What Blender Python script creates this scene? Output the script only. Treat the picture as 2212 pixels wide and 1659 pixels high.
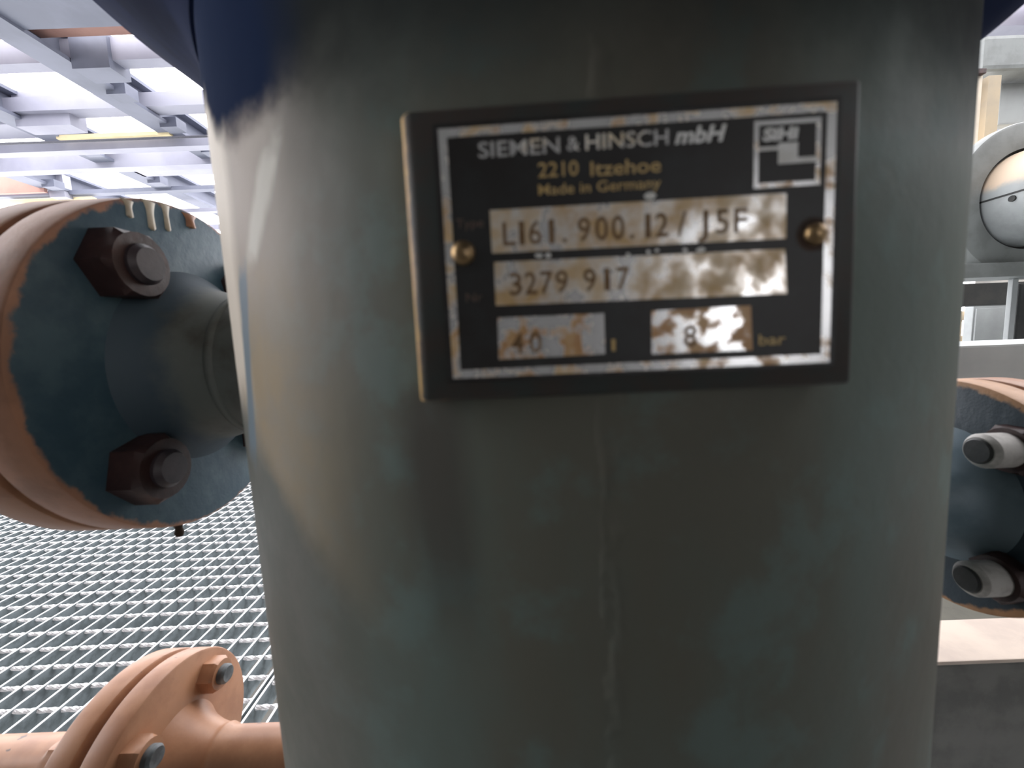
import bpy, bmesh, math, random
from mathutils import Vector, Matrix, noise
random.seed(7)
PI = math.pi
for o in list(bpy.data.objects):
    bpy.data.objects.remove(o, do_unlink=True)
sc = bpy.context.scene
COL = sc.collection

# ------------------------------------------------------------------ camera
CZ = 0.4932                                   # lens height above the grating
PITCH, ROLL = math.radians(6.0), math.radians(-2.2)
right = Vector((1, 0, 0)); fwd = Vector((0, math.cos(PITCH), -math.sin(PITCH))); up = Vector((0, math.sin(PITCH), math.cos(PITCH)))
cr, sr = math.cos(ROLL), math.sin(ROLL)
cx_, cy_ = right * cr + up * sr, up * cr - right * sr
cam = bpy.data.cameras.new('camera')
cam.sensor_width = 36.0
cam.lens = 36.0 * 850.0 / 2212.0
cam.clip_start, cam.clip_end = 0.01, 200
cam.dof.use_dof = True
cam.dof.focus_distance = 1.0
cam.dof.aperture_fstop = 9.5
camo = bpy.data.objects.new('camera', cam); COL.objects.link(camo)
M = Matrix.Identity(4)
for i, v in enumerate((cx_, cy_, -fwd)):
    for j in range(3): M[j][i] = v[j]
M.translation = Vector((0, 0, CZ))
camo.matrix_world = M
sc.camera = camo

# ------------------------------------------------------------------ world: bright overcast sky
w = bpy.data.worlds.new('overcast_sky'); sc.world = w; w.use_nodes = True
wn = w.node_tree; wn.nodes.clear()
wo = wn.nodes.new('ShaderNodeOutputWorld'); wb = wn.nodes.new('ShaderNodeBackground')
wb.inputs['Color'].default_value = (0.98, 0.97, 1.0, 1); wb.inputs['Strength'].default_value = 6.0
wn.links.new(wb.outputs[0], wo.inputs[0])
sc.view_settings.view_transform = 'Standard'; sc.view_settings.look = 'None'
sc.view_settings.gamma = 1.0; sc.view_settings.use_curve_mapping = False
sc.view_settings.exposure = 0.0

# ------------------------------------------------------------------ materials
def lin(c):
    return tuple(((v / 255) / 12.92 if v / 255 <= 0.04045 else ((v / 255 + 0.055) / 1.055) ** 2.4) for v in c) + (1,)

class NT:
    def __init__(s, name):
        s.m = bpy.data.materials.new(name); s.m.use_nodes = True
        s.t = s.m.node_tree; s.b = s.t.nodes['Principled BSDF']
    def n(s, typ, **kw):
        nd = s.t.nodes.new(typ)
        for k, v in kw.items(): setattr(nd, k, v)
        return nd
    def l(s, a, b): s.t.links.new(a, b)
    def math(s, op, a, b=None, clamp=False):
        nd = s.n('ShaderNodeMath', operation=op, use_clamp=clamp)
        for i, v in enumerate((a, b)):
            if v is None: continue
            if isinstance(v, (int, float)): nd.inputs[i].default_value = v
            else: s.l(v, nd.inputs[i])
        return nd.outputs[0]
    def ramp(s, x, lo, hi):                       # smooth 0..1 between lo and hi
        nd = s.n('ShaderNodeMapRange', interpolation_type='SMOOTHSTEP')
        s.l(x, nd.inputs['Value']); nd.inputs['From Min'].default_value = lo; nd.inputs['From Max'].default_value = hi
        return nd.outputs['Result']
    def noise(s, scale, detail=5, vec=None, rough=0.6, stretch=None):
        nd = s.n('ShaderNodeTexNoise'); nd.inputs['Scale'].default_value = scale
        nd.inputs['Detail'].default_value = detail; nd.inputs['Roughness'].default_value = rough
        if vec is None: vec = s.obj()
        if stretch:
            mp = s.n('ShaderNodeMapping'); mp.inputs['Scale'].default_value = stretch; s.l(vec, mp.inputs[0]); vec = mp.outputs[0]
        s.l(vec, nd.inputs['Vector'])
        return nd.outputs['Fac']
    def obj(s):
        if not hasattr(s, '_tc'): s._tc = s.n('ShaderNodeTexCoord')
        return s._tc.outputs['Object']
    def xyz(s, vec=None):
        nd = s.n('ShaderNodeSeparateXYZ'); s.l(vec or s.obj(), nd.inputs[0]); return nd.outputs
    def mix(s, fac, a, b):
        nd = s.n('ShaderNodeMix', data_type='RGBA')
        if isinstance(fac, (int, float)): nd.inputs[0].default_value = fac
        else: s.l(fac, nd.inputs[0])
        for i, v in ((6, a), (7, b)):
            if isinstance(v, tuple): nd.inputs[i].default_value = v if len(v) == 4 else v + (1,)
            else: s.l(v, nd.inputs[i])
        return nd.outputs[2]
    def color(s, c):
        if isinstance(c, tuple): s.b.inputs['Base Color'].default_value = c if len(c) == 4 else c + (1,)
        else: s.l(c, s.b.inputs['Base Color'])
        return s
    def set(s, rough=0.6, metal=0.0, spec=0.5):
        for k, v in (('Roughness', rough), ('Metallic', metal), ('Specular IOR Level', spec)):
            if isinstance(v, (int, float)): s.b.inputs[k].default_value = v
            else: s.l(v, s.b.inputs[k])
        return s
    def bump(s, h, strength=0.3, dist=0.002):
        nd = s.n('ShaderNodeBump'); nd.inputs['Strength'].default_value = strength; nd.inputs['Distance'].default_value = dist
        s.l(h, nd.inputs['Height']); s.l(nd.outputs[0], s.b.inputs['Normal']); return s

def mottled(name, a, b, scale=40, rough=0.6, metal=0.0, lo=0.4, hi=0.65, bump=0.15, bscale=None, bdist=0.001, stretch=None, chips=None, chip_scale=60, chip_lo=0.66):
    t = NT(name)
    f = t.ramp(t.noise(scale, stretch=stretch), lo, hi)
    c = t.mix(f, a, b)
    if chips: c = t.mix(t.ramp(t.noise(chip_scale, 3), chip_lo, chip_lo + 0.03), c, chips)
    t.color(c).set(rough, metal)
    if bump: t.bump(t.noise(bscale or scale * 3, 3), bump, bdist)
    return t.m

mat_galv = mottled('galvanised_steel', (0.78, 0.78, 0.79), (0.60, 0.60, 0.61), 60, 0.4, 0.15, bump=0.1)
def bar_mat():
    t = NT('grating_steel_worn_lit_top')
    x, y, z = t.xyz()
    top = t.ramp(z, -0.0016, -0.0004)  # bar tops lighter: wear, plus sky light put into the colour
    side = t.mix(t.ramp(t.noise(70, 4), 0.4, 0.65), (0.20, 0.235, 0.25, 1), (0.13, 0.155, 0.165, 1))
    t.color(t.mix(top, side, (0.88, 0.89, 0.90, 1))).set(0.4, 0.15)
    return t.m
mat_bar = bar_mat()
mat_orange = mottled('orange_brown_paint', (0.43, 0.215, 0.118), (0.345, 0.16, 0.085), 30, 0.45, bump=0.25, bscale=70, chips=(0.10, 0.055, 0.04), chip_scale=55, chip_lo=0.70)
mat_gap = mottled('dark_gasket', (0.03, 0.017, 0.01), (0.05, 0.025, 0.013), 40, 0.8)
mat_nut_maroon = mottled('dark_red_brown_nut_paint', (0.036, 0.016, 0.015), (0.060, 0.027, 0.024), 60, 0.5, bump=0.3)
mat_stud_dark = mottled('dark_stud_steel', (0.035, 0.028, 0.035), (0.06, 0.045, 0.05), 60, 0.5)
mat_stud_white = mottled('whitish_stud', (0.55, 0.53, 0.50), (0.35, 0.33, 0.31), 70, 0.5, bump=0.3)
mat_stud_end = mottled('black_stud_end', (0.02, 0.023, 0.022), (0.035, 0.035, 0.035), 70, 0.5)
mat_pipe_grey = mottled('weathered_grey_green_pipe_paint', (0.15, 0.165, 0.15), (0.09, 0.085, 0.07), 28, 0.6, lo=0.45, hi=0.75, bump=0.2)
def neck_paint():
    t = NT('blue_sprayed_neck_paint')
    x, y, z = t.xyz()
    xn = t.math('ADD', x, t.math('MULTIPLY', t.math('SUBTRACT', t.noise(35, 4), 0.5), 0.03))
    g = t.mix(t.ramp(t.noise(28), 0.45, 0.75), (0.15, 0.165, 0.15, 1), (0.09, 0.085, 0.07, 1))
    t.color(t.mix(t.ramp(xn, 0.012, 0.030), (0.055, 0.085, 0.11, 1), g)).set(0.6)
    t.bump(t.noise(90), 0.25, 0.001)
    return t.m
mat_neck = neck_paint()
mat_pipe_blue = mottled('pale_blue_grey_paint', (0.20, 0.27, 0.32), (0.13, 0.19, 0.23), 25, 0.5)
mat_head = mottled('navy_black_head_paint', (0.011, 0.019, 0.055), (0.008, 0.013, 0.036), 18, 0.95, bump=0.3, bscale=40)
mat_head.node_tree.nodes['Principled BSDF'].inputs['Specular IOR Level'].default_value = 0.03
mat_chip = mottled('bare_grey_chip', (0.16, 0.18, 0.19), (0.07, 0.08, 0.085), 90, 0.5)
mat_drip = mottled('cream_paint_drip', (0.62, 0.55, 0.42), (0.50, 0.42, 0.30), 80, 0.35, bump=0)
mat_beam = mottled('beam_paint_haze_tint', (0.30, 0.30, 0.36), (0.24, 0.24, 0.30), 1.2, 0.6, bump=0)  # lavender tint puts glare haze into the beam colour
mat_beam_dark = mottled('slate_beam_paint', (0.15, 0.16, 0.21), (0.11, 0.12, 0.16), 1.5, 0.6, bump=0)
mat_brownbeam = mottled('rust_brown_purlin', (0.36, 0.20, 0.16), (0.30, 0.16, 0.13), 3, 0.7, bump=0)
mat_yellow = mottled('pale_yellow_rail_paint', (0.85, 0.72, 0.42), (0.72, 0.6, 0.36), 4, 0.6, bump=0)
mat_concrete = mottled('dim_concrete', (0.20, 0.19, 0.17), (0.13, 0.125, 0.115), 1.5, 0.85, bump=0.2, bscale=20)
mat_wall_dark = mottled('dark_low_bounce', (0.055, 0.055, 0.05), (0.04, 0.038, 0.035), 1.5, 0.9, bump=0)  # kept dark so little light bounces onto the vessel
mat_ceiling = mottled('grey_unseen_slab', (0.10, 0.10, 0.105), (0.08, 0.08, 0.085), 1.5, 0.85, bump=0)
mat_motor = mottled('grey_machine_paint', (0.22, 0.235, 0.23), (0.18, 0.19, 0.185), 12, 0.45, bump=0.05)
mat_motor_dome = mottled('pale_grey_machine_paint', (0.40, 0.42, 0.42), (0.32, 0.33, 0.33), 10, 0.4, bump=0.05)
def dome_paint():
    t = NT('cover_paint_top_light')  # cream light from above painted into the upper part
    x, y, z = t.xyz()
    f = t.ramp(t.math('ADD', t.math('ADD', z, t.math('MULTIPLY', x, -0.25)), t.math('MULTIPLY', t.math('SUBTRACT', t.noise(20, 3), 0.5), 0.05)), 0.055, 0.085)
    g = t.mix(t.ramp(t.noise(10), 0.4, 0.65), (0.30, 0.32, 0.32, 1), (0.24, 0.255, 0.255, 1))
    t.color(t.mix(f, g, (0.56, 0.44, 0.33, 1))).set(0.4)
    return t.m
mat_motor_dome = dome_paint()
mat_dark = mottled('near_black', (0.018, 0.020, 0.020), (0.03, 0.03, 0.028), 10, 0.7, bump=0)  # near-black colour for the girder, panel, joints and cover groove
mat_tan = mottled('tan_column_paint', (0.50, 0.40, 0.27), (0.42, 0.35, 0.26), 3, 0.7, bump=0)
mat_cream = mottled('cream_paint', (0.70, 0.62, 0.50), (0.6, 0.52, 0.42), 3, 0.7, bump=0)
mat_boxgrey = mottled('light_grey_sheet', (0.34, 0.36, 0.36), (0.27, 0.28, 0.28), 2, 0.6, bump=0)
mat_beige = mottled('beige_plate', (0.52, 0.44, 0.37), (0.43, 0.36, 0.31), 14, 0.7, bump=0.15)
mat_plinthgrey = mottled('grey_plinth_side', (0.13, 0.13, 0.12), (0.09, 0.09, 0.085), 22, 0.8, bump=0.4)
mat_olive = mottled('olive_grey_block', (0.10, 0.095, 0.075), (0.075, 0.072, 0.06), 14, 0.8, bump=0.1)
mat_palebeam = mottled('pale_grey_beam_paint', (0.42, 0.44, 0.43), (0.34, 0.36, 0.36), 4, 0.6, bump=0)
mat_cable = mottled('dark_braided_cable', (0.06, 0.06, 0.08), (0.12, 0.12, 0.14), 300, 0.7, bump=0)
mat_brass = mottled('dull_brass', (0.42, 0.28, 0.14), (0.26, 0.18, 0.10), 300, 0.38, 0.9, bump=0.2, bdist=0.0002)
mat_carrier = mottled('dark_brown_carrier_paint', (0.040, 0.035, 0.030), (0.030, 0.036, 0.034), 60, 0.55, bump=0.2, bscale=250, bdist=0.0003)
mat_lacquer = mottled('black_plate_lacquer', (0.014, 0.012, 0.011), (0.020, 0.021, 0.021), 70, 0.5, bump=0.1, bscale=300, bdist=0.0002)
mat_edge = mottled('ochre_lit_edge', (0.50, 0.35, 0.16), (0.36, 0.24, 0.12), 120, 0.5, bump=0.1)  # light on the bent edge put into an ochre colour

def worn_metal(name, scale, lo, hi, dirt_a, dirt_b, metal_col=(0.80, 0.80, 0.80)):
    t = NT(name)
    n1 = t.noise(scale, 4)
    f = t.ramp(n1, lo, hi)
    dirt = t.mix(t.ramp(t.noise(scale * 0.6, 3), 0.4, 0.6), dirt_a, dirt_b)
    t.color(t.mix(f, dirt, metal_col + (1,)))
    t.b.inputs['Metallic'].default_value = 0.0
    t.l(t.math('MULTIPLY', f, 0.6), t.b.inputs['Metallic'])
    t.l(t.math('SUBTRACT', 0.45, t.math('MULTIPLY', f, 0.22)), t.b.inputs['Roughness'])
    t.bump(t.noise(scale * 3, 3), 0.08, 0.0003)
    return t.m
mat_field = worn_metal('tarnished_bare_field', 130, 0.36, 0.68, (0.56, 0.36, 0.15, 1), (0.68, 0.52, 0.32, 1))
mat_field_spotted = worn_metal('rust_spotted_bare_field', 170, 0.42, 0.54, (0.50, 0.27, 0.11, 1), (0.62, 0.40, 0.20, 1))
mat_line = worn_metal('tarnished_border_line', 150, 0.34, 0.52, (0.60, 0.36, 0.17, 1), (0.74, 0.54, 0.30, 1))
mat_print = worn_metal('pale_print', 110, 0.35, 0.55, (0.90, 0.70, 0.40, 1), (0.95, 0.90, 0.80, 1))
mat_print_ochre = mottled('ochre_print', (0.54, 0.37, 0.15), (0.60, 0.43, 0.20), 200, 0.6, bump=0)
mat_print_faint = mottled('faded_brown_print', (0.12, 0.08, 0.06), (0.15, 0.10, 0.08), 200, 0.6, bump=0)
mat_stamp = mottled('stamped_groove_dirt', (0.16, 0.085, 0.03), (0.24, 0.15, 0.08), 160, 0.6, bump=0)
mat_white = mottled('white_print', (0.88, 0.88, 0.86), (0.75, 0.74, 0.70), 200, 0.5, bump=0)

def vessel_paint():
    t = NT('grey_green_vessel_paint')
    x, y, z = t.xyz()
    th = t.math('MULTIPLY', t.math('ARCTAN2', x, t.math('MULTIPLY', y, -1)), 180 / PI)     # degrees round the shell, 0 faces the walkway
    zz = t.math('SUBTRACT', z, CZ)
    n1 = t.noise(9, 5, stretch=(1, 1, 0.35)); n2 = t.noise(30, 5); n3 = t.noise(5, 3, stretch=(1, 1, 0.3))
    thn = t.math('ADD', th, t.math('MULTIPLY', t.math('SUBTRACT', n1, 0.5), 14))
    zn = t.math('ADD', zz, t.math('MULTIPLY', t.math('SUBTRACT', n2, 0.5), 0.03))
    base = t.mix(t.ramp(n1, 0.38, 0.62), (0.112, 0.142, 0.124, 1), (0.116, 0.114, 0.092, 1))
    base = t.mix(t.math('MULTIPLY', t.ramp(n2, 0.52, 0.66), 0.5), base, (0.13, 0.19, 0.175, 1))
    # rusty brown runs
    base = t.mix(t.math('MULTIPLY', t.ramp(n3, 0.56, 0.70), 0.45), base, (0.095, 0.066, 0.045, 1))
    # left part: tan colour above a slanting edge, grey green below it
    left = t.ramp(t.math('MULTIPLY', thn, -1), 13, 32)
    line = t.math('SUBTRACT', -0.036, t.math('MULTIPLY', t.math('ADD', th, 34.8), 0.0027))
    above = t.ramp(t.math('SUBTRACT', zn, line), -0.014, 0.012)
    tan = t.mix(t.ramp(n2, 0.4, 0.62), (0.33, 0.255, 0.155, 1), (0.29, 0.245, 0.18, 1))
    tan = t.mix(t.ramp(zn, 0.0, 0.045), tan, (0.36, 0.30, 0.245, 1))
    low = t.mix(t.ramp(n2, 0.4, 0.62), (0.115, 0.12, 0.10, 1), (0.14, 0.14, 0.12, 1))
    col = t.mix(left, base, t.mix(above, low, tan))
    # dark brown patch below the left end of the nameplate
    dk_patch = t.math('MULTIPLY', t.ramp(t.math('ABSOLUTE', t.math('ADD', thn, 9.5)), 4.2, 1.0), t.math('MULTIPLY', t.ramp(zn, -0.10, -0.05), t.ramp(zn, -0.004, -0.016)))
    col = t.mix(t.math('MULTIPLY', dk_patch, 0.55), col, (0.050, 0.040, 0.036, 1))
    # pale run
    run_c = t.math('ADD', -30.5, t.math('MULTIPLY', t.math('SUBTRACT', zz, 0.035), 180))
    run = t.ramp(t.math('ABSOLUTE', t.math('SUBTRACT', thn, run_c)), 2.6, 0.8)
    run = t.math('MULTIPLY', run, t.math('MULTIPLY', t.ramp(zn, 0.028, 0.036), t.ramp(zn, 0.066, 0.056)))
    col = t.mix(t.math('MULTIPLY', run, 0.85), col, (0.62, 0.60, 0.52, 1))
    # cream outermost band, lightened to carry the bright left rim light
    cream = t.ramp(t.math('MULTIPLY', thn, -1), 34, 39)
    cream = t.math('MULTIPLY', cream, t.ramp(zn, -0.03, 0.0))
    col = t.mix(cream, col, (0.74, 0.66, 0.55, 1))
    # blue grey streak
    bl_c = t.math('ADD', -38.3, t.math('MULTIPLY', t.math('ADD', zz, 0.026), 77))
    bl = t.ramp(t.math('ABSOLUTE', t.math('SUBTRACT', thn, bl_c)), 1.9, 1.1)
    bl = t.math('MULTIPLY', bl, t.math('MULTIPLY', t.ramp(zn, -0.05, -0.03), t.ramp(zn, 0.036, 0.026)))
    col = t.mix(bl, col, (0.15, 0.20, 0.24, 1))
    # dark matte zone near the top with a ragged edge, navy on the left
    nb = t.math('ADD', 0.0745, t.math('MULTIPLY', t.ramp(t.math('MULTIPLY', th, -1), 30, 50), 0.036))
    dz = t.math('SUBTRACT', zn, nb); lft = t.ramp(t.math('MULTIPLY', thn, -1), 18, 27)
    navy = t.math('ADD', t.math('MULTIPLY', lft, t.ramp(dz, -0.009, 0.006)), t.math('MULTIPLY', t.math('SUBTRACT', 1.0, lft), t.ramp(dz, -0.028, 0.020)))
    col = t.mix(navy, col, t.mix(lft, (0.030, 0.034, 0.034, 1), (0.012, 0.023, 0.060, 1)))
    t.color(col).set(t.math('ADD', 0.55, t.math('MULTIPLY', navy, 0.4)), 0.0, t.math('SUBTRACT', 0.22, t.math('MULTIPLY', navy, 0.20)))
    t.bump(t.math('ADD', t.noise(120, 4), t.math('MULTIPLY', t.noise(25, 3, stretch=(1, 1, 0.4)), 1.5)), 0.25, 0.0012)
    return t.m
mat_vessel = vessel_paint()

def flange_face_paint(name, face, face2, rim, R, edge, sx):
    """sprayed face with an orange rim; the border is ragged"""
    t = NT(name)
    x, y, z = t.xyz()
    r = t.math('SQRT', t.math('ADD', t.math('MULTIPLY', y, y), t.math('MULTIPLY', z, z)))
    rn = t.math('ADD', r, t.math('MULTIPLY', t.math('SUBTRACT', t.noise(45, 5), 0.5), 0.016))
    rn = t.math('ADD', rn, t.math('MULTIPLY', y, -0.02))             # wider orange border on the walkway side
    rimm = t.ramp(rn, R - edge - 0.002, R - edge + 0.001)
    onrim = t.ramp(t.math('ADD', r, t.math('MULTIPLY', t.math('ABSOLUTE', x), 0.0)), R - 0.0015, R - 0.0008)
    f = t.math('MAXIMUM', rimm, onrim)
    fc = t.mix(t.ramp(t.noise(35, 5), 0.4, 0.66), face, face2)
    rc = t.mix(t.ramp(t.noise(30, 4), 0.4, 0.65), rim, tuple(v * 0.75 for v in rim[:3]) + (1,))
    rc = t.mix(t.ramp(t.noise(60, 3), 0.69, 0.72), rc, (0.10, 0.05, 0.035, 1))
    t.color(t.mix(f, rc, fc) if False else t.mix(f, fc, rc)).set(0.5)
    t.bump(t.noise(130, 4), 0.35, 0.0012)
    return t.m
mat_face_blue = flange_face_paint('blue_sprayed_flange_face', (0.040, 0.085, 0.118, 1), (0.070, 0.125, 0.155, 1), (0.46, 0.23, 0.14, 1), 0.115, 0.0006, 1)
mat_face_navy = flange_face_paint('navy_sprayed_flange_face', (0.022, 0.040, 0.058, 1), (0.035, 0.055, 0.075, 1), (0.52, 0.27, 0.13, 1), 0.087, 0.003, -1)

# ------------------------------------------------------------------ mesh helpers
def link(o, parent=None):
    COL.objects.link(o)
    if parent: o.parent = parent
    return o
def obj(name, bm, mat, parent=None, loc=(0, 0, 0), smooth=None, rot=None):
    me = bpy.data.meshes.new(name)
    bmesh.ops.recalc_face_normals(bm, faces=bm.faces)
    bm.to_mesh(me); bm.free(); me.materials.append(mat)
    o = bpy.data.objects.new(name, me); link(o, parent); o.location = loc
    if rot: o.rotation_euler = rot
    if smooth is not None:
        for p in me.polygons: p.use_smooth = True
        me.set_sharp_from_angle(angle=math.radians(smooth))
    return o
def thing(name, label, cat, loc=(0, 0, 0), group=None):
    o = bpy.data.objects.new(name, None); link(o); o.location = loc; o.empty_display_size = 0.05
    o['label'] = label; o['category'] = cat
    if group: o['group'] = group
    return o
def tag(o, label, cat, group=None):
    o['label'] = label; o['category'] = cat
    if group: o['group'] = group
    return o
def struct(o):
    o['kind'] = 'structure'; return o
def box(bm, x0, x1, y0, y1, z0, z1, bev=0.0):
    r = bmesh.ops.create_cube(bm, size=1.0)
    for v in r['verts']:
        v.co = Vector(((x0 + x1) / 2 + v.co.x * (x1 - x0), (y0 + y1) / 2 + v.co.y * (y1 - y0), (z0 + z1) / 2 + v.co.z * (z1 - z0)))
    if bev:
        es = list({e for v in r['verts'] for e in v.link_edges})
        bmesh.ops.bevel(bm, geom=es, offset=bev, segments=2, affect='EDGES', profile=0.7)
def BOX(*a, **k):
    bm = bmesh.new(); box(bm, *a, **k); return bm
def lathe(prof, seg=96, axis='Z', bm=None, off=(0, 0, 0)):
    """prof: (r, h) pairs; closed where r == 0"""
    bm = bm or bmesh.new(); rings = []
    def P(r, a, h):
        c, s = r * math.cos(a), r * math.sin(a)
        v = {'Z': (c, s, h), 'X': (h, c, s), 'Y': (c, h, s)}[axis]
        return (v[0] + off[0], v[1] + off[1], v[2] + off[2])
    for r, h in prof:
        if r < 1e-7: rings.append([bm.verts.new(P(0, 0, h))])
        else: rings.append([bm.verts.new(P(r, 2 * PI * i / seg, h)) for i in range(seg)])
    for a, b in zip(rings, rings[1:]):
        for i in range(seg):
            j = (i + 1) % seg
            va = [a[0]] if len(a) == 1 else [a[i], a[j]]
            vb = [b[0]] if len(b) == 1 else [b[j], b[i]]
            f = va + vb
            if len(f) >= 3: bm.faces.new(f)
    return bm
def tube(pts, r, seg=10):
    bm = bmesh.new(); rings = []
    n = len(pts)
    for i, p in enumerate(pts):
        p = Vector(p); d = (Vector(pts[min(i + 1, n - 1)]) - Vector(pts[max(i - 1, 0)])).normalized()
        a = d.orthogonal().normalized() if abs(d.z) > 0.9 else d.cross(Vector((0, 0, 1))).normalized()
        b = d.cross(a)
        rings.append([bm.verts.new(p + r * (math.cos(2 * PI * k / seg) * a + math.sin(2 * PI * k / seg) * b)) for k in range(seg)])
    for a, b in zip(rings, rings[1:]):
        for k in range(seg): bm.faces.new((a[k], a[(k + 1) % seg], b[(k + 1) % seg], b[k]))
    bm.faces.new(rings[0]); bm.faces.new(rings[-1])
    return bm
def hexnut(af, t, axis_sign=1, rot=0.0):
    """hexagonal nut along X from 0 to t, chamfered"""
    R = af / math.sqrt(3)
    bm = bmesh.new(); rings = []
    for (k, h) in ((1.0, 0), (1.0, t * 0.80), (0.86, t)):
        ring = []
        for i in range(24):
            a = 2 * PI * i / 24
            # radius of a hexagon at this angle, blended to a circle on the chamfer
            am = (a + PI / 6) % (PI / 3) - PI / 6
            rh = (af / 2) / math.cos(am)
            r = rh if k == 1.0 else min(rh, af / 2 * 0.98)
            ring.append(bm.verts.new((axis_sign * h, r * math.cos(a + rot), r * math.sin(a + rot))))
        rings.append(ring)
    for a, b in zip(rings, rings[1:]):
        for i in range(24):
            j = (i + 1) % 24; bm.faces.new((a[i], a[j], b[j], b[i]))
    bm.faces.new(rings[0]); bm.faces.new(rings[-1])
    return bm

# ================================================================== SETTING
# ---- floor: twisted-bar steel grating, bearing bars running away from the camera
floor = struct(bpy.data.objects.new('floor', None)); link(floor)
BP, CP = 0.0343, 0.04023
YAW = 0.00834
floor.rotation_euler = (0, 0, YAW)
X0 = -21.2145 * BP          # bar index 0
Y0 = 24.944 * CP            # cross bar row 0 (rows count towards the camera)
SEAM = 10                    # the last bar of the left-hand panel
ybar0, ybar1 = 0.03, 3.2
bar_me = None
def bearing_bar_mesh():
    bm = bmesh.new(); box(bm, -0.0016, 0.0016, ybar0, ybar1, -0.034, 0.0, 0.0005)
    me = bpy.data.meshes.new('bearing_bar'); bm.to_mesh(me); bm.free(); me.materials.append(mat_bar); return me
bar_me = bearing_bar_mesh()
def twisted_mesh(length, r=0.0036, dr=0.0007, pitch=0.060, step=0.0055):
    bm = bmesh.new(); n = int(length / step); prev = None
    for i in range(n + 1):
        xx = length * i / n; an = 2 * PI * xx / pitch
        ring = [bm.verts.new((xx, (r if k % 2 else r - dr) * math.cos(an + k * PI / 4), (r if k % 2 else r - dr) * math.sin(an + k * PI / 4))) for k in range(8)]
        if prev:
            for k in range(8): bm.faces.new((prev[k], prev[(k + 1) % 8], ring[(k + 1) % 8], ring[k]))
        else: bm.faces.new(ring)
        prev = ring
    bm.faces.new(prev)
    bmesh.ops.recalc_face_normals(bm, faces=bm.faces)
    me = bpy.data.meshes.new('cross_bar'); bm.to_mesh(me); bm.free(); me.materials.append(mat_galv); return me
GAP = 0.0085
def bar_x(i): return X0 + i * BP if i <= SEAM else X0 + SEAM * BP + GAP + (i - SEAM - 1) * BP
LEFT_N, RIGHT_N = -52, SEAM + 52
for i in range(LEFT_N, RIGHT_N + 1):
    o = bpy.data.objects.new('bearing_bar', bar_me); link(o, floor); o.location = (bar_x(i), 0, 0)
xl0, xl1 = bar_x(LEFT_N), bar_x(SEAM); xr0, xr1 = bar_x(SEAM + 1), bar_x(RIGHT_N)
cl, crr = twisted_mesh(xl1 - xl0), twisted_mesh(xr1 - xr0)
for k in range(-52, 24):
    yy = Y0 - k * CP
    o = bpy.data.objects.new('cross_bar', cl); link(o, floor); o.location = (xl0, yy, -0.0052); o.rotation_euler = (random.uniform(0, 1.5), 0, 0)
    o = bpy.data.objects.new('cross_bar', crr); link(o, floor); o.location = (xr0, yy - 0.011, -0.0052); o.rotation_euler = (random.uniform(0, 1.5), 0, 0)
# lower concrete level seen through the mesh
obj('lower_slab', BOX(-7, 7, -2.6, 7.5, -2.4, -2.2), mat_concrete, floor)
# solid floor plate round the grating field
for nm, b in (('floor_plate', (-7, xl0 - 0.02, -1.6, 7.5, -0.03, -0.002)), ('floor_plate', (xr1 + 0.02, 7, -1.6, 7.5, -0.03, -0.002)),
              ('floor_plate', (xl0 - 0.02, xr1 + 0.02, ybar1 + 0.01, 7.5, -0.03, -0.002)), ('floor_plate', (xl0 - 0.02, xr1 + 0.02, -1.6, ybar0 - 0.01, -0.03, -0.002))):
    obj(nm, BOX(*b), mat_wall_dark if b[3] < 0.2 else mat_boxgrey, floor)  # unseen front strip added dark, to keep bounce light off the vessel

# ---- ceiling: unseen light-shaping slab over the walkway, open steel lattice beyond it
HC = CZ + 2.2
ceil_bm = bmesh.new()
box(ceil_bm, -2.6, 1.1, -0.5, 1.2, HC + 0.20, HC + 0.35); box(ceil_bm, -2.6, 7, -2.6, -0.5, HC + 0.20, HC + 0.35)  # unseen slab outline shaped to choose where sky light comes in
ceiling = struct(obj('ceiling_unseen_slab', ceil_bm, mat_ceiling))
def ibeam(length, h, wd, tf, tw):
    """I-section along Y from 0 to length, hanging from z = 0 upwards"""
    bm = bmesh.new()
    box(bm, -wd / 2, wd / 2, 0, length, 0, tf); box(bm, -wd / 2, wd / 2, 0, length, h - tf, h); box(bm, -tw / 2, tw / 2, 0, length, tf, h - tf)
    return bm
for xb in (-3.30, -4.50, -5.85, -2.0, 2.4, 4.2, 6.0):
    obj('ceiling_beam', ibeam(7.2, 0.24, 0.22, 0.03, 0.04), mat_beam_dark, ceiling, (xb, 0.3, HC))
# (y, z, height, depth, material)
for yy, zz, hh, dd, m in ((2.98, HC + 0.10, 0.06, 0.10, mat_brownbeam), (3.20, HC + 0.02, 0.16, 0.10, mat_beam), (3.80, HC + 0.04, 0.12, 0.14, mat_beam),
                      (4.15, HC - 0.02, 0.035, 0.05, mat_yellow), (4.22, HC - 0.10, 0.10, 0.10, mat_beam), (4.70, HC - 0.06, 0.22, 0.12, mat_beam),
                      (5.45, HC - 0.03, 0.05, 0.10, mat_beam_dark), (5.50, HC - 0.10, 0.05, 0.06, mat_yellow), (5.9, HC - 0.16, 0.05, 0.08, mat_beam), (6.6, HC - 0.2, 0.08, 0.1, mat_beam)):
    obj('purlin', BOX(*({4.15: (-4.42, -3.30), 5.50: (-6.6, -5.5)}.get(yy, (-7, 7))), yy, yy + dd, zz, zz + hh), m, ceiling)
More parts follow.
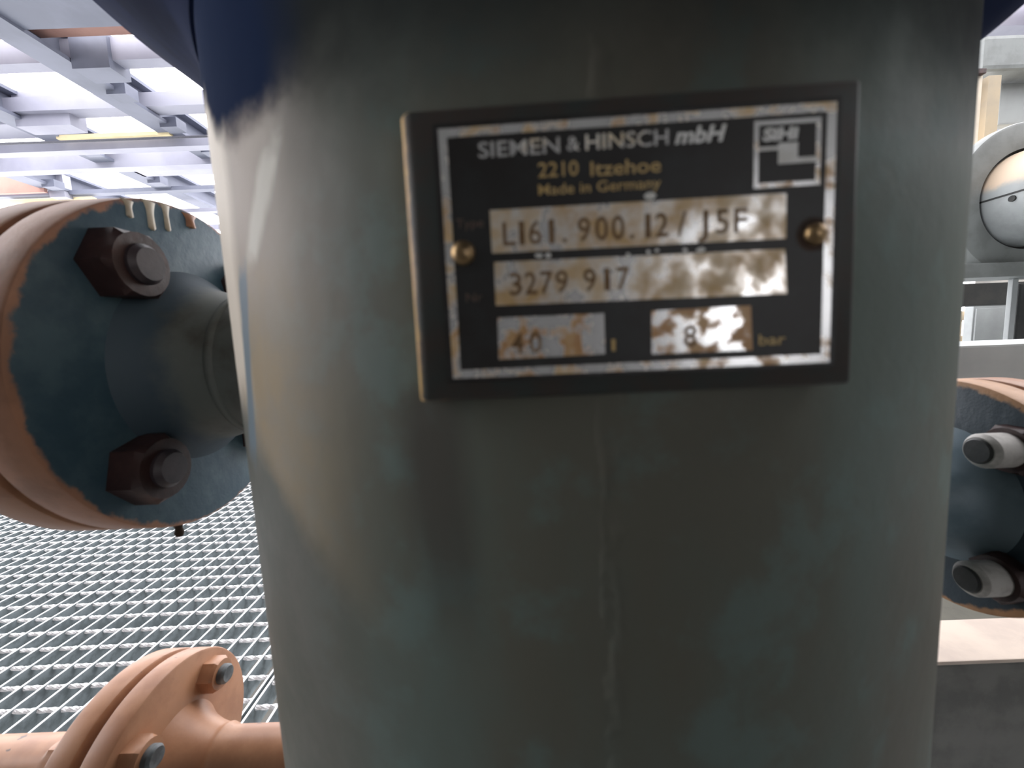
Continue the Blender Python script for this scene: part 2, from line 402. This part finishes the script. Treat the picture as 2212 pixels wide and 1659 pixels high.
# gusset plates and short infill panels between beams
for (x0, x1, y0, y1, z0, z1, m) in ((-3.18, -2.9, 3.17, 3.34, HC - 0.05, HC + 0.2, mat_beam_dark), (-4.45, -3.95, 3.85, 4.0, HC - 0.06, HC + 0.25, mat_beam),
                                    (-4.35, -3.3, 2.5, 2.98, HC + 0.05, HC + 0.2, mat_beam), (-3.25, -2.2, 2.3, 2.9, HC + 0.02, HC + 0.18, mat_beam_dark),
                                    (-4.42, -3.4, 4.84, 5.1, HC + 0.0, HC + 0.18, mat_beam), (-5.8, -4.6, 3.95, 4.2, HC + 0.02, HC + 0.2, mat_beam),
                                    (-6.9, -5.9, 5.3, 5.34, HC - 0.05, HC + 0.17, mat_brownbeam)):
    obj('gusset_plate', BOX(x0, x1, y0, y1, z0, z1), m, ceiling)
for (xb, yb) in ((-3.2, 3.5), (-3.2, 4.0), (-3.2, 4.5), (-4.42, 4.4), (-4.42, 5.2), (-5.75, 5.2)):
    obj('beam_clamp', BOX(xb - 0.06, xb + 0.10, yb, yb + 0.12, HC - 0.03, HC + 0.06), mat_beam_dark, ceiling)
obj('hanger_post', BOX(-5.95, -5.75, 5.4, 5.5, HC - 0.08, HC + 0.6), mat_beam, ceiling)

# ---- walls: dim wall behind the camera with one window to the right, dim walls right and front right
def wall_xz(name, y0, y1, x0, x1, z0, z1, holes, mat):
    """wall along X with rectangular openings (hx0,hx1,hz0,hz1), non overlapping in X"""
    bm = bmesh.new(); cur = x0
    for hx0, hx1, hz0, hz1 in sorted(holes):
        if hx0 > cur: box(bm, cur, hx0, y0, y1, z0, z1)
        if hz0 > z0: box(bm, hx0, hx1, y0, y1, z0, hz0)
        if hz1 < z1: box(bm, hx0, hx1, y0, y1, hz1, z1)
        cur = hx1
    if cur < x1: box(bm, cur, x1, y0, y1, z0, z1)
    return struct(obj(name, bm, mat))
WB = (0.70, 1.22, CZ - 0.10, CZ + 0.56)
wall_xz('wall_back', -1.75, -1.6, -7, 7, -0.03, HC + 0.2, [WB], mat_wall_dark)
wf = struct(bpy.data.objects.new('window_1', None)); link(wf)
fb = bmesh.new()
for b in ((WB[0], WB[0] + 0.04, WB[2], WB[3]), (WB[1] - 0.04, WB[1], WB[2], WB[3]), (WB[0], WB[1], WB[2], WB[2] + 0.04), (WB[0], WB[1], WB[3] - 0.04, WB[3])):
    box(fb, b[0], b[1], -1.70, -1.65, b[2], b[3])
obj('window_frame', fb, mat_palebeam, wf)
struct(obj('light_blocker_left', BOX(-1.75, -1.6, -1.6, -0.35, -0.03, HC + 0.2), mat_wall_dark))  # unseen wall added to keep left light off the vessel front
struct(obj('wall_right', BOX(7, 7.15, -1.75, 6.0, -0.03, HC + 0.2), mat_concrete))

# ================================================================== VESSEL
AX, AY, R = 0.0371, 0.2977, 0.2
TURN = math.atan2(AX, AY)                       # local -Y faces the camera
vessel = thing('pressure_vessel', 'tall grey green cylindrical steel vessel filling the middle, carrying the nameplate', 'vessel', (AX + 0.0042, AY, 0))
vessel.rotation_euler = (0, math.radians(-0.6), 0)           # the vessel leans a touch
ZT = CZ + 0.140
sh = lathe([(0, 0.004), (R - 0.006, 0.004), (R, 0.012)] + [(R, 0.012 + (ZT - 0.012) * k / 24) for k in range(1, 25)], 256)
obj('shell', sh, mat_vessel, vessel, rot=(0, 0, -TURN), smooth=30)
hd = lathe([(R - 0.004, ZT - 0.001), (R + 0.0015, ZT), (R + 0.006, ZT + 0.004), (R + 0.017, ZT + 0.010)] + [(R + 0.017 + 0.012 * k, ZT + 0.010 + 0.010 * k) for k in range(1, 8)]
           + [(R + 0.104, ZT + 0.082), (R + 0.104, ZT + 0.14), (R + 0.099, ZT + 0.145), (0, ZT + 0.145)], 192)
for v in hd.verts:                               # the head sits a little off centre
    if v.co.z > ZT + 0.002: v.co.x += min(0.020, 1.8 * (v.co.z - ZT - 0.002))
obj('flared_head', hd, mat_head, vessel, smooth=35)
# longitudinal weld seam: rippled ridge
sm = bmesh.new()
TH0, TH1, NZ, NT_ = math.radians(2.4), math.radians(4.8), 520, 10
grid = []
for i in range(NZ + 1):
    z = 0.02 + (CZ + 0.07 - 0.02) * i / NZ; row = []
    for j in range(NT_ + 1):
        u = j / NT_; th = TH0 + (TH1 - TH0) * u + 0.004 * noise.noise(Vector((0, j * 0.2, z * 40)))
        prof = math.sin(PI * u) ** 0.6 if 0 < u < 1 else 0
        rip = 0.5 + 0.5 * math.sin(2 * PI * (z / 0.0052) + 3.0 * (u - 0.5) ** 2 * 4)
        h = -0.0003 + prof * (0.00032 + 0.0002 * rip + 0.0005 * noise.noise(Vector((u * 3, z * 120, 1.3))))
        a = th
        row.append(sm.verts.new(((R + h) * math.sin(a), -(R + h) * math.cos(a), z)))
    grid.append(row)
for i in range(NZ):
    for j in range(NT_): sm.faces.new((grid[i][j], grid[i][j + 1], grid[i + 1][j + 1], grid[i + 1][j]))
obj('weld_seam', sm, mat_vessel, vessel, rot=(0, 0, -TURN), smooth=60)

# ================================================================== FLANGED PIPES
def bolt_set(parent, xc, yc, zc, pcd_r, face_x, sign, af, nut_t, stud_r, stud_len, nut_mat, stud_mat, end_mat=None, angs=(45, 135, 225, 315), back=None):
    for k, a in enumerate(angs):
        y, z = yc + pcd_r * math.cos(math.radians(a)), zc + pcd_r * math.sin(math.radians(a))
        nt = obj('nut', hexnut(af, nut_t, sign, rot=0.3 + 0.25 * k), nut_mat, parent, (face_x, y, z), smooth=25)
        st = obj('stud', lathe([(0, 0), (stud_r, 0), (stud_r, sign * (nut_t + stud_len - stud_r * 0.25)), (stud_r * 0.8, sign * (nut_t + stud_len)), (0, sign * (nut_t + stud_len))], 28, 'X'), stud_mat, nt, smooth=35)
        if back is not None:
            obj('nut', hexnut(af, nut_t, -sign, rot=0.1 + 0.2 * k), nut_mat, parent, (back, y, z), smooth=25)

# ---- left, blue sprayed pair of flanges on the nozzle
LX, LY, LZ, LR = -0.236, 0.298, CZ - 0.0085, 0.115
lp = thing('flanged_pipe', 'big blue sprayed flange pair with orange rim on grey pipe left of the vessel', 'pipe flange', (LX, LY, LZ))
ft = 0.024
def disc(r, x0, x1, hole=0.0, b=0.0018, seg=160):
    return lathe([(hole, x0), (r - b, x0), (r - b * 0.3, x0 + (b if x1 > x0 else -b) * 0.3), (r, x0 + (b if x1 > x0 else -b)), (r, x1 - (b if x1 > x0 else -b)), (r - b * 0.3, x1 - (b if x1 > x0 else -b) * 0.3), (r - b, x1), (hole, x1)], seg, 'X')
obj('flange', disc(LR, -ft, 0), mat_face_blue, lp, smooth=40)
obj('gasket', disc(LR - 0.012, -ft - 0.005, -ft - 0.0002, b=0.0005), mat_gap, lp, smooth=30)
obj('flange', disc(LR, -2 * ft - 0.005, -ft - 0.005), mat_orange, lp, smooth=40)
nk = lathe([(0.069, -0.0005), (0.066, 0.003), (0.060, 0.010), (0.0555, 0.020), (0.0525, 0.030), (0.051, 0.038), (0.0505, 0.0425), (0.0515, 0.0435), (0.0518, 0.0455), (0.0515, 0.0475), (0.0503, 0.0485), (0.0503, 0.085)], 96, 'X')
obj('neck_pipe', nk, mat_neck, lp, smooth=50)
obj('supply_pipe', lathe([(0.052, -2 * ft - 0.9), (0.052, -2 * ft - 0.06), (0.058, -2 * ft - 0.04), (0.075, -2 * ft - 0.0055)], 96, 'X'), mat_orange, lp, smooth=50)
bolt_set(lp, 0, 0, 0, 0.084, 0, 1, 0.038, 0.018, 0.0120, 0.005, mat_nut_maroon, mat_stud_dark, angs=(49, 131, 227, 313), back=-2 * ft - 0.005)
# cream paint drips running down from the top of the face, a lump and a hanging drop
def drip(y, z, ln, wd, mat, nm='paint_drip', th=0.0022):
    bm = bmesh.new(); prev = None
    for i in range(13):
        u = i / 12; zz = z - ln * u
        ww = wd * (1.0 - 0.50 * math.sin(min(1, u / 0.5) * PI / 2) + 0.06 * max(0, u - 0.5))
        if u > 0.9: ww *= math.sqrt(max(0.02, 1 - ((u - 0.9) / 0.1) ** 2))
        ring = [bm.verts.new((-0.0006 + th * math.sin(PI * k / 8) * (0.5 + 0.5 * u), y + ww * math.cos(PI * k / 8), zz)) for k in range(9)]
        if prev:
            for k in range(8): bm.faces.new((prev[k], prev[k + 1], ring[k + 1], ring[k]))
        prev = ring
    return obj(nm, bm, mat, lp, smooth=60)
drip(-0.040, 0.1065, 0.011, 0.0048, mat_drip)
drip(-0.025, 0.1110, 0.019, 0.0058, mat_drip)
drip(-0.0125, 0.1128, 0.018, 0.0046, mat_drip)
drip(0.008, 0.1125, 0.010, 0.0075, mat_orange, th=0.004)
obj('hanging_drop', lathe([(0, -0.009), (0.0022, -0.008), (0.0030, -0.0055), (0.0022, -0.002), (0.0035, 0.002), (0, 0.003)], 14), mat_gap, lp, (-0.006, -0.028, -LR + 0.0030), smooth=60)

# ---- lower left, orange flange pair on a thin pipe
BX, BY, BZ, BR = -0.291, 0.298, CZ - 0.338, 0.079
bp = thing('flanged_pipe', 'orange painted flange pair on a thin orange pipe low above the grating', 'pipe flange', (BX, BY, BZ))
bt = 0.0185
obj('flange', disc(BR, -bt, 0, b=0.002), mat_orange, bp, smooth=40)
obj('gasket', disc(BR - 0.010, -bt - 0.007, -bt - 0.0002, b=0.0004), mat_gap, bp, smooth=30)
obj('flange', disc(BR, -2 * bt - 0.007, -bt - 0.007, b=0.002), mat_orange, bp, smooth=40)
obj('neck_pipe', lathe([(0.040, -0.0005), (0.036, 0.004), (0.0305, 0.012), (0.026, 0.022), (0.0235, 0.030), (0.0232, 0.033), (0.0238, 0.035), (0.0232, 0.037), (0.0215, 0.039), (0.0212, 0.14)], 72, 'X'), mat_orange, bp, smooth=50)
obj('drain_pipe', lathe([(0.0205, -1.4), (0.0205, -2 * bt - 0.05), (0.026, -2 * bt - 0.03), (0.038, -2 * bt - 0.0075)], 72, 'X'), mat_orange, bp, smooth=50)
bolt_set(bp, 0, 0, 0, 0.0575, 0, 1, 0.025, 0.013, 0.008, 0.006, mat_orange, mat_chip, angs=(50, 130, 230, 310), back=-2 * bt - 0.007)

# ---- right, navy flange pair on the other nozzle
RX, RY, RZ, RR = 0.3346, 0.298, CZ - 0.128, 0.087
rp = thing('flanged_pipe', 'navy faced flange with orange rim and whitish stud ends right of the vessel', 'pipe flange', (RX, RY, RZ))
rt = 0.020
obj('flange', disc(RR, rt, 0), mat_face_navy, rp, smooth=40)
obj('gasket', disc(RR - 0.010, rt + 0.005, rt + 0.0002, b=0.0005), mat_gap, rp, smooth=30)
obj('flange', disc(RR, 2 * rt + 0.005, rt + 0.005), mat_orange, rp, smooth=40)
obj('neck_pipe', lathe([(0.052, 0.0005), (0.048, -0.004), (0.042, -0.012), (0.037, -0.024), (0.035, -0.034), (0.0345, -0.12)], 80, 'X'), mat_pipe_blue, rp, smooth=50)
obj('outlet_pipe', lathe([(0.04, 0.9), (0.04, 2 * rt + 0.06), (0.058, 2 * rt + 0.0055)], 80, 'X'), mat_orange, rp, smooth=50)
bolt_set(rp, 0, 0, 0, 0.0635, 0, -1, 0.030, 0.010, 0.0115, 0.018, mat_nut_maroon, mat_stud_white, back=2 * rt + 0.005)
for ch in rp.children:
    if ch.name.startswith('nut') and ch.location.x < 0.001:
        obj('stud_end', lathe([(0, -0.0295), (0.0075, -0.0295), (0.0085, -0.0284), (0.0085, -0.026), (0, -0.026)], 24, 'X'), mat_stud_end, ch, smooth=35)

# ================================================================== NAMEPLATE
PC = Vector((0.0302, 0.095, CZ + 0.0212))
def Rm(a, b, g):
    return Matrix.Rotation(a, 3, 'Z') @ Matrix.Rotation(b, 3, 'X') @ Matrix.Rotation(g, 3, 'Y')
plate = thing('nameplate', 'small black and bare metal maker\'s plate riveted to the vessel front', 'nameplate', PC)
plate.rotation_mode = 'QUATERNION'
plate.rotation_quaternion = Rm(math.radians(-2.23), math.radians(-0.49), math.radians(-0.52)).to_quaternion()
MM = 0.001
# carrier: dark sheet with its left edge bent back round a soft radius
cbm = bmesh.new()
prof = [(-54.6, 9.0), (-54.6, 5.6)] + [(-54.6 + 3.6 * (1 - math.cos(a)), 5.0 - 3.6 * math.sin(a)) for a in [i * PI / 2 / 8 for i in range(9)]] \
     + [(51.2 - 0.8 * (1 - math.sin(a)) + 0.0, 1.4 + 0.8 * (1 - math.cos(a))) for a in [i * PI / 2 / 4 for i in range(5)]] + [(51.2, 9.0)]
prof = [(u, max(d, 1.4)) for u, d in prof]
v0, v1 = -34.7, 34.5
outer = []
for (v, inset, dd) in ((v0, 0, 0.8), (v0 + 0.8, 0, 0), (v1 - 0.8, 0, 0), (v1, 0, 0.8)):
    outer.append([cbm.verts.new((u * MM, (d + dd) * MM, v * MM)) for u, d in prof])
for a, b in zip(outer, outer[1:]):
    for i in range(len(prof) - 1): cbm.faces.new((a[i], a[i + 1], b[i + 1], b[i]))
for ring, v in ((outer[0], v0), (outer[-1], v1)):
    low = [cbm.verts.new((u * MM, 9.0 * MM, v * MM)) for u, d in prof]
    for i in range(len(prof) - 1): 
        if (ring[i].co - ring[i+1].co).length > 1e-6 and abs(prof[i][1]) < 9: 
            try: cbm.faces.new((ring[i], ring[i + 1], low[i + 1], low[i]))
            except ValueError: pass
bmesh.ops.remove_doubles(cbm, verts=cbm.verts, dist=1e-6)
def carrier_paint():
    t = NT('brown_black_carrier_paint')
    x, y, z = t.xyz()
    base = t.mix(t.ramp(t.noise(60), 0.4, 0.65), (0.046, 0.036, 0.030, 1), (0.034, 0.042, 0.039, 1))
    edge_lit = t.ramp(t.math('ADD', y, t.math('MULTIPLY', t.math('SUBTRACT', t.noise(90), 0.5), 0.002)), 0.0017, 0.0032)  # left bend: the light it catches is painted in ochre
    lf = t.ramp(t.math('MULTIPLY', x, -1), 0.045, 0.05)
    t.color(t.mix(t.math('MULTIPLY', edge_lit, lf), base, t.mix(t.ramp(t.noise(150), 0.4, 0.6), (0.66, 0.41, 0.13, 1), (0.58, 0.35, 0.15, 1)))).set(0.55)
    t.bump(t.noise(250, 3), 0.2, 0.0003)
    return t.m
obj('carrier_plate', cbm, carrier_paint(), plate, smooth=50)
# printed label sheet
obj('label_sheet', BOX(-46.2 * MM, 46.2 * MM, 0.0 * MM, 1.45 * MM, -30.3 * MM, 30.3 * MM, bev=0.0003), mat_lacquer, plate)
def frame_bm(x0, x1, z0, z1, t, y0=-0.06, y1=0.05):
    bm = bmesh.new()
    o = [(x0, z0), (x1, z0), (x1, z1), (x0, z1)]; i = [(x0 + t, z0 + t), (x1 - t, z0 + t), (x1 - t, z1 - t), (x0 + t, z1 - t)]
    vo = [[bm.verts.new((a * MM, yy * MM, b * MM)) for a, b in s] for yy in (y0, y1) for s in (o, i)]
    fo, fi, bo, bi = vo
    for k in range(4):
        j = (k + 1) % 4
        bm.faces.new((fo[k], fo[j], fi[j], fi[k])); bm.faces.new((fo[k], bo[k], bo[j], fo[j])); bm.faces.new((fi[k], fi[j], bi[j], bi[k]))
    return bm
obj('border_line', frame_bm(-44.9, 44.9, -29.06, 29.06, 2.0), mat_line, plate)
def quad_slab(pts, mat, name, parent, y0=-0.05, y1=0.1):
    bm = bmesh.new()
    a = [bm.verts.new((u * MM, y0 * MM, v * MM)) for u, v in pts]; b = [bm.verts.new((u * MM, y1 * MM, v * MM)) for u, v in pts]
    bm.faces.new(a); n = len(pts)
    for k in range(n): bm.faces.new((a[k], b[k], b[(k + 1) % n], a[(k + 1) % n]))
    return obj(name, bm, mat, parent)
def text(s, u, v, height, width, mat, name, parent, y=-0.07, bold=0.0, shear=0.0, space=1.0):
    """flat lettering: left end u, baseline v (mm), capital height, total width"""
    cu = bpy.data.curves.new(name, 'FONT'); cu.body = s; cu.size = 1; cu.extrude = 0.01; cu.offset = bold; cu.shear = shear; cu.space_character = space
    cu.resolution_u = 3
    to = bpy.data.objects.new('tmp', cu); COL.objects.link(to)
    dg = bpy.context.evaluated_depsgraph_get(); dg.update()
    me = bpy.data.meshes.new_from_object(to.evaluated_get(dg))
    bpy.data.objects.remove(to, do_unlink=True); bpy.data.curves.remove(cu)
    xs = [q.co.x for q in me.vertices]; 
    x0, x1 = min(xs), max(xs); cap = 0.729
    for q in me.vertices:
        q.co = Vector(((u + (q.co.x - x0) * width / (x1 - x0)) * MM, (y + (0.03 if q.co.z < 0 else 0.0)) * MM, (v + q.co.y * height / cap) * MM))
    me.name = name; me.materials.clear(); me.materials.append(mat)
    bm = bmesh.new(); bm.from_mesh(me); bmesh.ops.recalc_face_normals(bm, faces=bm.faces); bm.to_mesh(me); bm.free()
    o = bpy.data.objects.new(name, me); link(o, parent); return o
text('SIEMEN', -35.8, 22.1, 3.6, 18.9, mat_print, 'company_lettering', plate, bold=0.012)
text('&', -15.3, 22.35, 3.3, 3.0, mat_print, 'company_lettering', plate, bold=0.01)
text('HINSCH', -11.0, 22.3, 3.5, 18.8, mat_print, 'company_lettering', plate, bold=0.012)
text('mbH', 9.2, 22.35, 3.6, 11.6, mat_white, 'company_lettering', plate, bold=0.03, shear=0.25)
text('2210', -22.1, 16.9, 3.4, 9.3, mat_print_ochre, 'town_lettering', plate, bold=0.01)
text('Itzehoe', -10.0, 16.5, 3.3, 16.0, mat_print_ochre, 'town_lettering', plate, bold=0.01)
text('Made in Germany', -22.2, 12.95, 2.5, 28.2, mat_print_ochre, 'origin_lettering', plate, bold=0.008)
text('Type', -42.0, 6.6, 2.2, 6.6, mat_print_faint, 'field_lettering', plate)
text('Nr', -40.6, -10.7, 2.2, 4.0, mat_print_faint, 'field_lettering', plate)
text('l', -6.1, -24.1, 3.0, 0.9, mat_print_ochre, 'field_lettering', plate)
text('bar', 28.5, -24.3, 2.6, 6.2, mat_print_ochre, 'field_lettering', plate, bold=0.01)
fld = quad_slab([(-33.8, 0.35), (34.35, 0.0), (34.25, 10.05), (-33.8, 10.25)], mat_field, 'data_field', plate)
def stamp(s, us, v, h, wd, par, mat=mat_stamp):
    for c, u in zip(s, us):
        ww = {'1': 0.45, '.': 0.32, '/': 0.75, 'J': 0.8, 'l': 0.3}.get(c, 1.0) * wd
        text(c, u + (wd - ww) / 2, v, h, ww, mat, 'stamped_character', par, bold=0.012)
stamp('L161.900.12/J5F', [-31.0, -28.0, -24.9, -21.0, -18.0, -13.4, -9.3, -5.5, -2.3, 1.4, 4.6, 9.2, 14.0, 18.4, 22.6], 2.0, 5.6, 3.0, fld)
fld = quad_slab([(-33.5, -11.9), (34.8, -12.6), (34.2, -2.4), (-33.4, -1.7)], mat_field, 'data_field', plate)
stamp('3279917', [-30.0, -26.4, -22.6, -19.0, -12.4, -8.3, -4.6], -9.6, 5.4, 3.0, fld)
fld = quad_slab([(-33.4, -24.9), (-7.7, -24.75), (-7.7, -15.0), (-33.2, -14.8)], mat_field_spotted, 'data_field', plate)
stamp('40', [-30.2, -25.8], -23.6, 5.2, 3.0, fld)
fld = quad_slab([(3.4, -25.3), (27.1, -25.4), (26.6, -14.9), (3.5, -15.0)], mat_field_spotted, 'data_field', plate)
stamp('8', [11.0], -23.8, 5.2, 3.0, fld)
# maker's emblem: square outline, word on a bar, stepped white block
obj('emblem_frame', frame_bm(26.9, 41.6, 11.5, 26.0, 1.0), mat_line, plate)
quad_slab([(28.0, 19.6), (28.0, 20.35), (32.3, 20.35), (32.3, 21.0), (36.6, 21.0), (36.6, 17.7), (41.0, 17.7), (41.0, 16.5), (32.3, 16.5), (32.3, 19.6)], mat_white, 'emblem_step', plate, -0.07, 0.05)
text('SiHi', 28.8, 21.75, 2.6, 7.9, mat_white, 'emblem_lettering', plate, bold=0.05, shear=0.1)
# bare scratches between the fields
for (u, v, ww, hh) in ((-22.6, -0.75, 1.2, 0.5), (-20.6, -0.85, 0.8, 0.6), (-1.8, -1.6, 0.5, 0.4), (2.9, -1.3, 0.5, 0.5), (5.0, -1.1, 0.6, 0.4), (11.4, -1.4, 0.7, 0.5), (15.0, -1.5, 1.2, 0.6), (3.6, 11.2, 1.5, 0.9)):
    bm = bmesh.new(); n = 9
    a = [bm.verts.new(((u + ww * math.cos(2 * PI * k / n) * random.uniform(0.7, 1.1)) * MM, -0.06 * MM, (v + hh * math.sin(2 * PI * k / n) * random.uniform(0.7, 1.1)) * MM)) for k in range(n)]
    b = [bm.verts.new((q.co.x, 0.05 * MM, q.co.z)) for q in a]
    bm.faces.new(a)
    for k in range(n): bm.faces.new((a[k], b[k], b[(k + 1) % n], a[(k + 1) % n]))
    obj('paint_chip', bm, mat_white, plate)
# drive screws
def rivet(u, v, rad, ring):
    h = obj('rivet', lathe([(rad, -0.02 * MM)] + [(rad * math.cos(a), -rad * 0.75 * math.sin(a) - 0.02 * MM) for a in [i * PI / 2 / 8 for i in range(1, 8)]] + [(0, -rad * 0.75 - 0.02 * MM)], 32, 'Y'), mat_brass, plate, (u * MM, 0, v * MM), smooth=60)
    if ring:
        obj('dark_recess', lathe([(rad * 0.9, -0.03 * MM), (rad * 1.5, -0.03 * MM), (rad * 1.6, 0.05 * MM)], 32, 'Y'), mat_gap, h, (-0.4 * MM, 0, 0))
rivet(-40.7, 0.8, 2.9 * MM, False)
rivet(40.9, 0.6, 2.5 * MM, True)

# ================================================================== RIGHT-HAND BACKGROUND
def Z(k, y): return CZ + k * y
# machine with a round end shield and domed bearing cover, axis towards the walkway
my = 1.5; mc = (1.27 * my, my, Z(0.30, my))
motor = thing('electric_motor', 'grey motor with round end shield and pale domed cover behind the vessel', 'motor', (mc[0], mc[1], mc[2]))
r1, r2 = 0.18 * my, 0.112 * my
obj('end_shield', lathe([(r2 * 1.06, -0.012), (r1 - 0.010, -0.012), (r1 - 0.003, -0.009), (r1, -0.002), (r1, 0.03), (r1 - 0.02, 0.035), (0, 0.035)], 128, 'Y'), mat_motor, motor, smooth=35)
obj('shadow_groove', lathe([(r2 * 0.99, 0.0), (r2 * 1.08, 0.0), (r2 * 1.10, -0.0115)], 96, 'Y'), mat_dark, motor)  # shade of the recess round the cover painted near black
obj('motor_body', lathe([(r1 - 0.03, 0.035), (r1 - 0.03, 0.25), (0, 0.25)], 96, 'Y'), mat_motor, motor, smooth=35)
dome = obj('bearing_cover', lathe([(r2, 0.0), (r2, -0.20), (r2 - 0.008, -0.225), (r2 - 0.03, -0.25), (r2 - 0.07, -0.268), (0, -0.275)], 96, 'Y'), mat_motor_dome, motor, smooth=35)
obj('joint_line', BOX(-r2 - 0.0015, -r2 + 0.004, -0.22, -0.0, -0.010, -0.004), mat_dark, dome)
obj('bolt_hole', lathe([(0, -0.003), (0.010, -0.003), (0.010, 0.003), (0, 0.003)], 20, 'X'), mat_dark, dome, (-r2 - 0.0002, -0.10, -0.025))
obj('base_plate', BOX(-0.30, 0.40, -0.06, 0.06, Z(0.112, my) - mc[2], Z(0.146, my) - mc[2], bev=0.004), mat_motor, motor)
# pole under the base plate
py_ = 1.52
pole = obj('support_pole', BOX(-0.011, 0.011, -0.008, 0.008, 0, Z(0.112, my) - 0.0, bev=0.003), mat_boxgrey, None, (1.262 * py_, py_, 0)); tag(pole, 'thin grey square pole standing under the motor base plate', 'pole')
# dark panel behind the pole
o = obj('dark_panel', BOX(0, 0.9, 0, 0.025, 0, Z(0.108, my), bev=0.01), mat_dark, None, (1.278 * 1.62, 1.62, 0)); tag(o, 'near black panel standing just right of the thin grey pole', 'housing')
# dark girder below the motor
gy = 2.6
o = obj('dark_girder', BOX(0, 1.1, 0, 0.12, 0, 0.055 * gy, bev=0.006), mat_dark, None, (1.12 * gy, gy, Z(0.048, gy))); tag(o, 'dark horizontal girder behind the vessel and below the motor', 'girder')
# its two hangers
for xx in (0.02, 1.0):
    obj('hanger', BOX(xx, xx + 0.05, 0.03, 0.09, -Z(0.048, gy), 0), mat_dark, o)
# grey cabinet
cy2 = 3.0
cab = thing('control_cabinet', 'plain grey sheet metal cabinet beside the bright gap under the girder', 'cabinet', (1.168 * cy2, cy2, 0))
obj('body', BOX(0, 0.30, 0, 0.06, 0, Z(0.048, cy2), bev=0.006), mat_boxgrey, cab)
obj('door', BOX(0.012, 0.288, -0.012, 0, 0.05, Z(0.040, cy2), bev=0.003), mat_boxgrey, cab)
# small valve stand outside in the bright gap
fy = 5.2
vs = thing('valve_stand', 'tiny tan valve with round head on a stem in the bright gap', 'valve', (1.138 * fy, fy, 0))
obj('stand_base', BOX(-0.16, 0.2, -0.1, 0.1, 0, Z(-0.026, fy), bev=0.02), mat_tan, vs)
obj('stem', lathe([(0.012, Z(-0.026, fy)), (0.012, Z(0.022, fy))], 12), mat_tan, vs)
obj('hand_wheel', lathe([(0, -0.03), (0.03, -0.03), (0.05, 0.0), (0.05, 0.06), (0.03, 0.09), (0, 0.09)], 20), mat_tan, vs, (0, 0, Z(0.018, fy)), smooth=40)
# H-section column standing on a platform edge
ky = 2.2
plat = obj('platform_edge', BOX(0, 0.9, 0, 0.5, 0, 0.08 * ky, bev=0.004), mat_cream, None, (1.06 * ky, ky, Z(0.352, ky))); tag(plat, 'cream platform slab edge just above the round motor shield', 'platform')
obj('platform_leg', BOX(0.80, 0.88, 0.02, 0.10, -Z(0.352, ky) + 0.001, 0), mat_cream, plat)
colm = thing('steel_column', 'tan H section steel column on the cream platform edge', 'column', (1.125 * ky, ky + 0.02, Z(0.432, ky)))
ch_ = 0.16 * ky
obj('near_flange', BOX(0, 0.065, 0, 0.012, 0, ch_, bev=0.002), mat_cream, colm)
obj('web', BOX(0.060, 0.120, 0.050, 0.060, 0, ch_), mat_boxgrey, colm)
obj('far_flange', BOX(0.098, 0.165, 0.0, 0.050, 0, ch_, bev=0.002), mat_tan, colm)
obj('cap_plate', BOX(-0.05, 0.06, -0.02, 0.12, ch_, ch_ + 0.025, bev=0.003), mat_nut_maroon, colm)
bx = obj('junction_box', BOX(0, 0.5, 0, 0.06, 0, 0.094 * 2.4, bev=0.01), mat_boxgrey, None, (1.190 * 2.4, 2.4, Z(0.475, 2.4))); tag(bx, 'light grey sheet metal box right of the tan column', 'box')
dk = obj('overhead_duct', BOX(0, 0.9, 0, 0.35, 0, 0.075 * 2.3, bev=0.02), mat_motor, None, (1.142 * 2.3, 2.3, Z(0.600, 2.3))); 
obj('duct_hanger', BOX(0.82, 0.86, 0.15, 0.19, 0.075 * 2.3, HC + 0.02 - Z(0.600, 2.3)), mat_motor, dk)
tag(dk, 'grey overhead duct crossing above the tan column', 'duct')
# pale beam behind the right flange
pb = obj('pale_beam', BOX(0, 1.6, 0, 0.22, 0, 0.20, bev=0.004), mat_palebeam, None, (0.70, 0.72, Z(-0.052, 0.72) - 0.20)); tag(pb, 'pale grey box beam running behind the right flange', 'beam')
for xx in (0.35, 1.3):
    obj('beam_leg', BOX(xx, xx + 0.08, 0.06, 0.14, -(Z(-0.052, 0.72) - 0.20) + 0.001, 0), mat_palebeam, pb)
# plinth under the right flange
pl = thing('machine_plinth', 'low grey plinth with beige top on the grating under right flange', 'plinth', (0.385, 0.36, 0))
pt_ = CZ - 0.923 * 0.36
obj('side_block', BOX(0, 0.9, 0.0, 0.054, 0.001, pt_ - 0.004, bev=0.003), mat_plinthgrey, pl)
obj('top_plate', BOX(-0.002, 0.902, -0.001, 0.055, pt_ - 0.004, pt_, bev=0.0012), mat_beige, pl)
obj('rear_block', BOX(0, 0.9, 0.056, 0.42, 0.001, 0.03, bev=0.003), mat_olive, pl)
# cable across the lattice on the left
pts = [(-7 + 0.35 * k, 3.9, Z(0.521, 3.9) - 0.02 * math.sin(PI * k / 20) * 0.6) for k in range(28)]
cb = obj('braided_cable', tube(pts, 0.011, 8), mat_cable, smooth=60); tag(cb, 'thin dark braided cable stretched below the steel roof beams', 'cable')
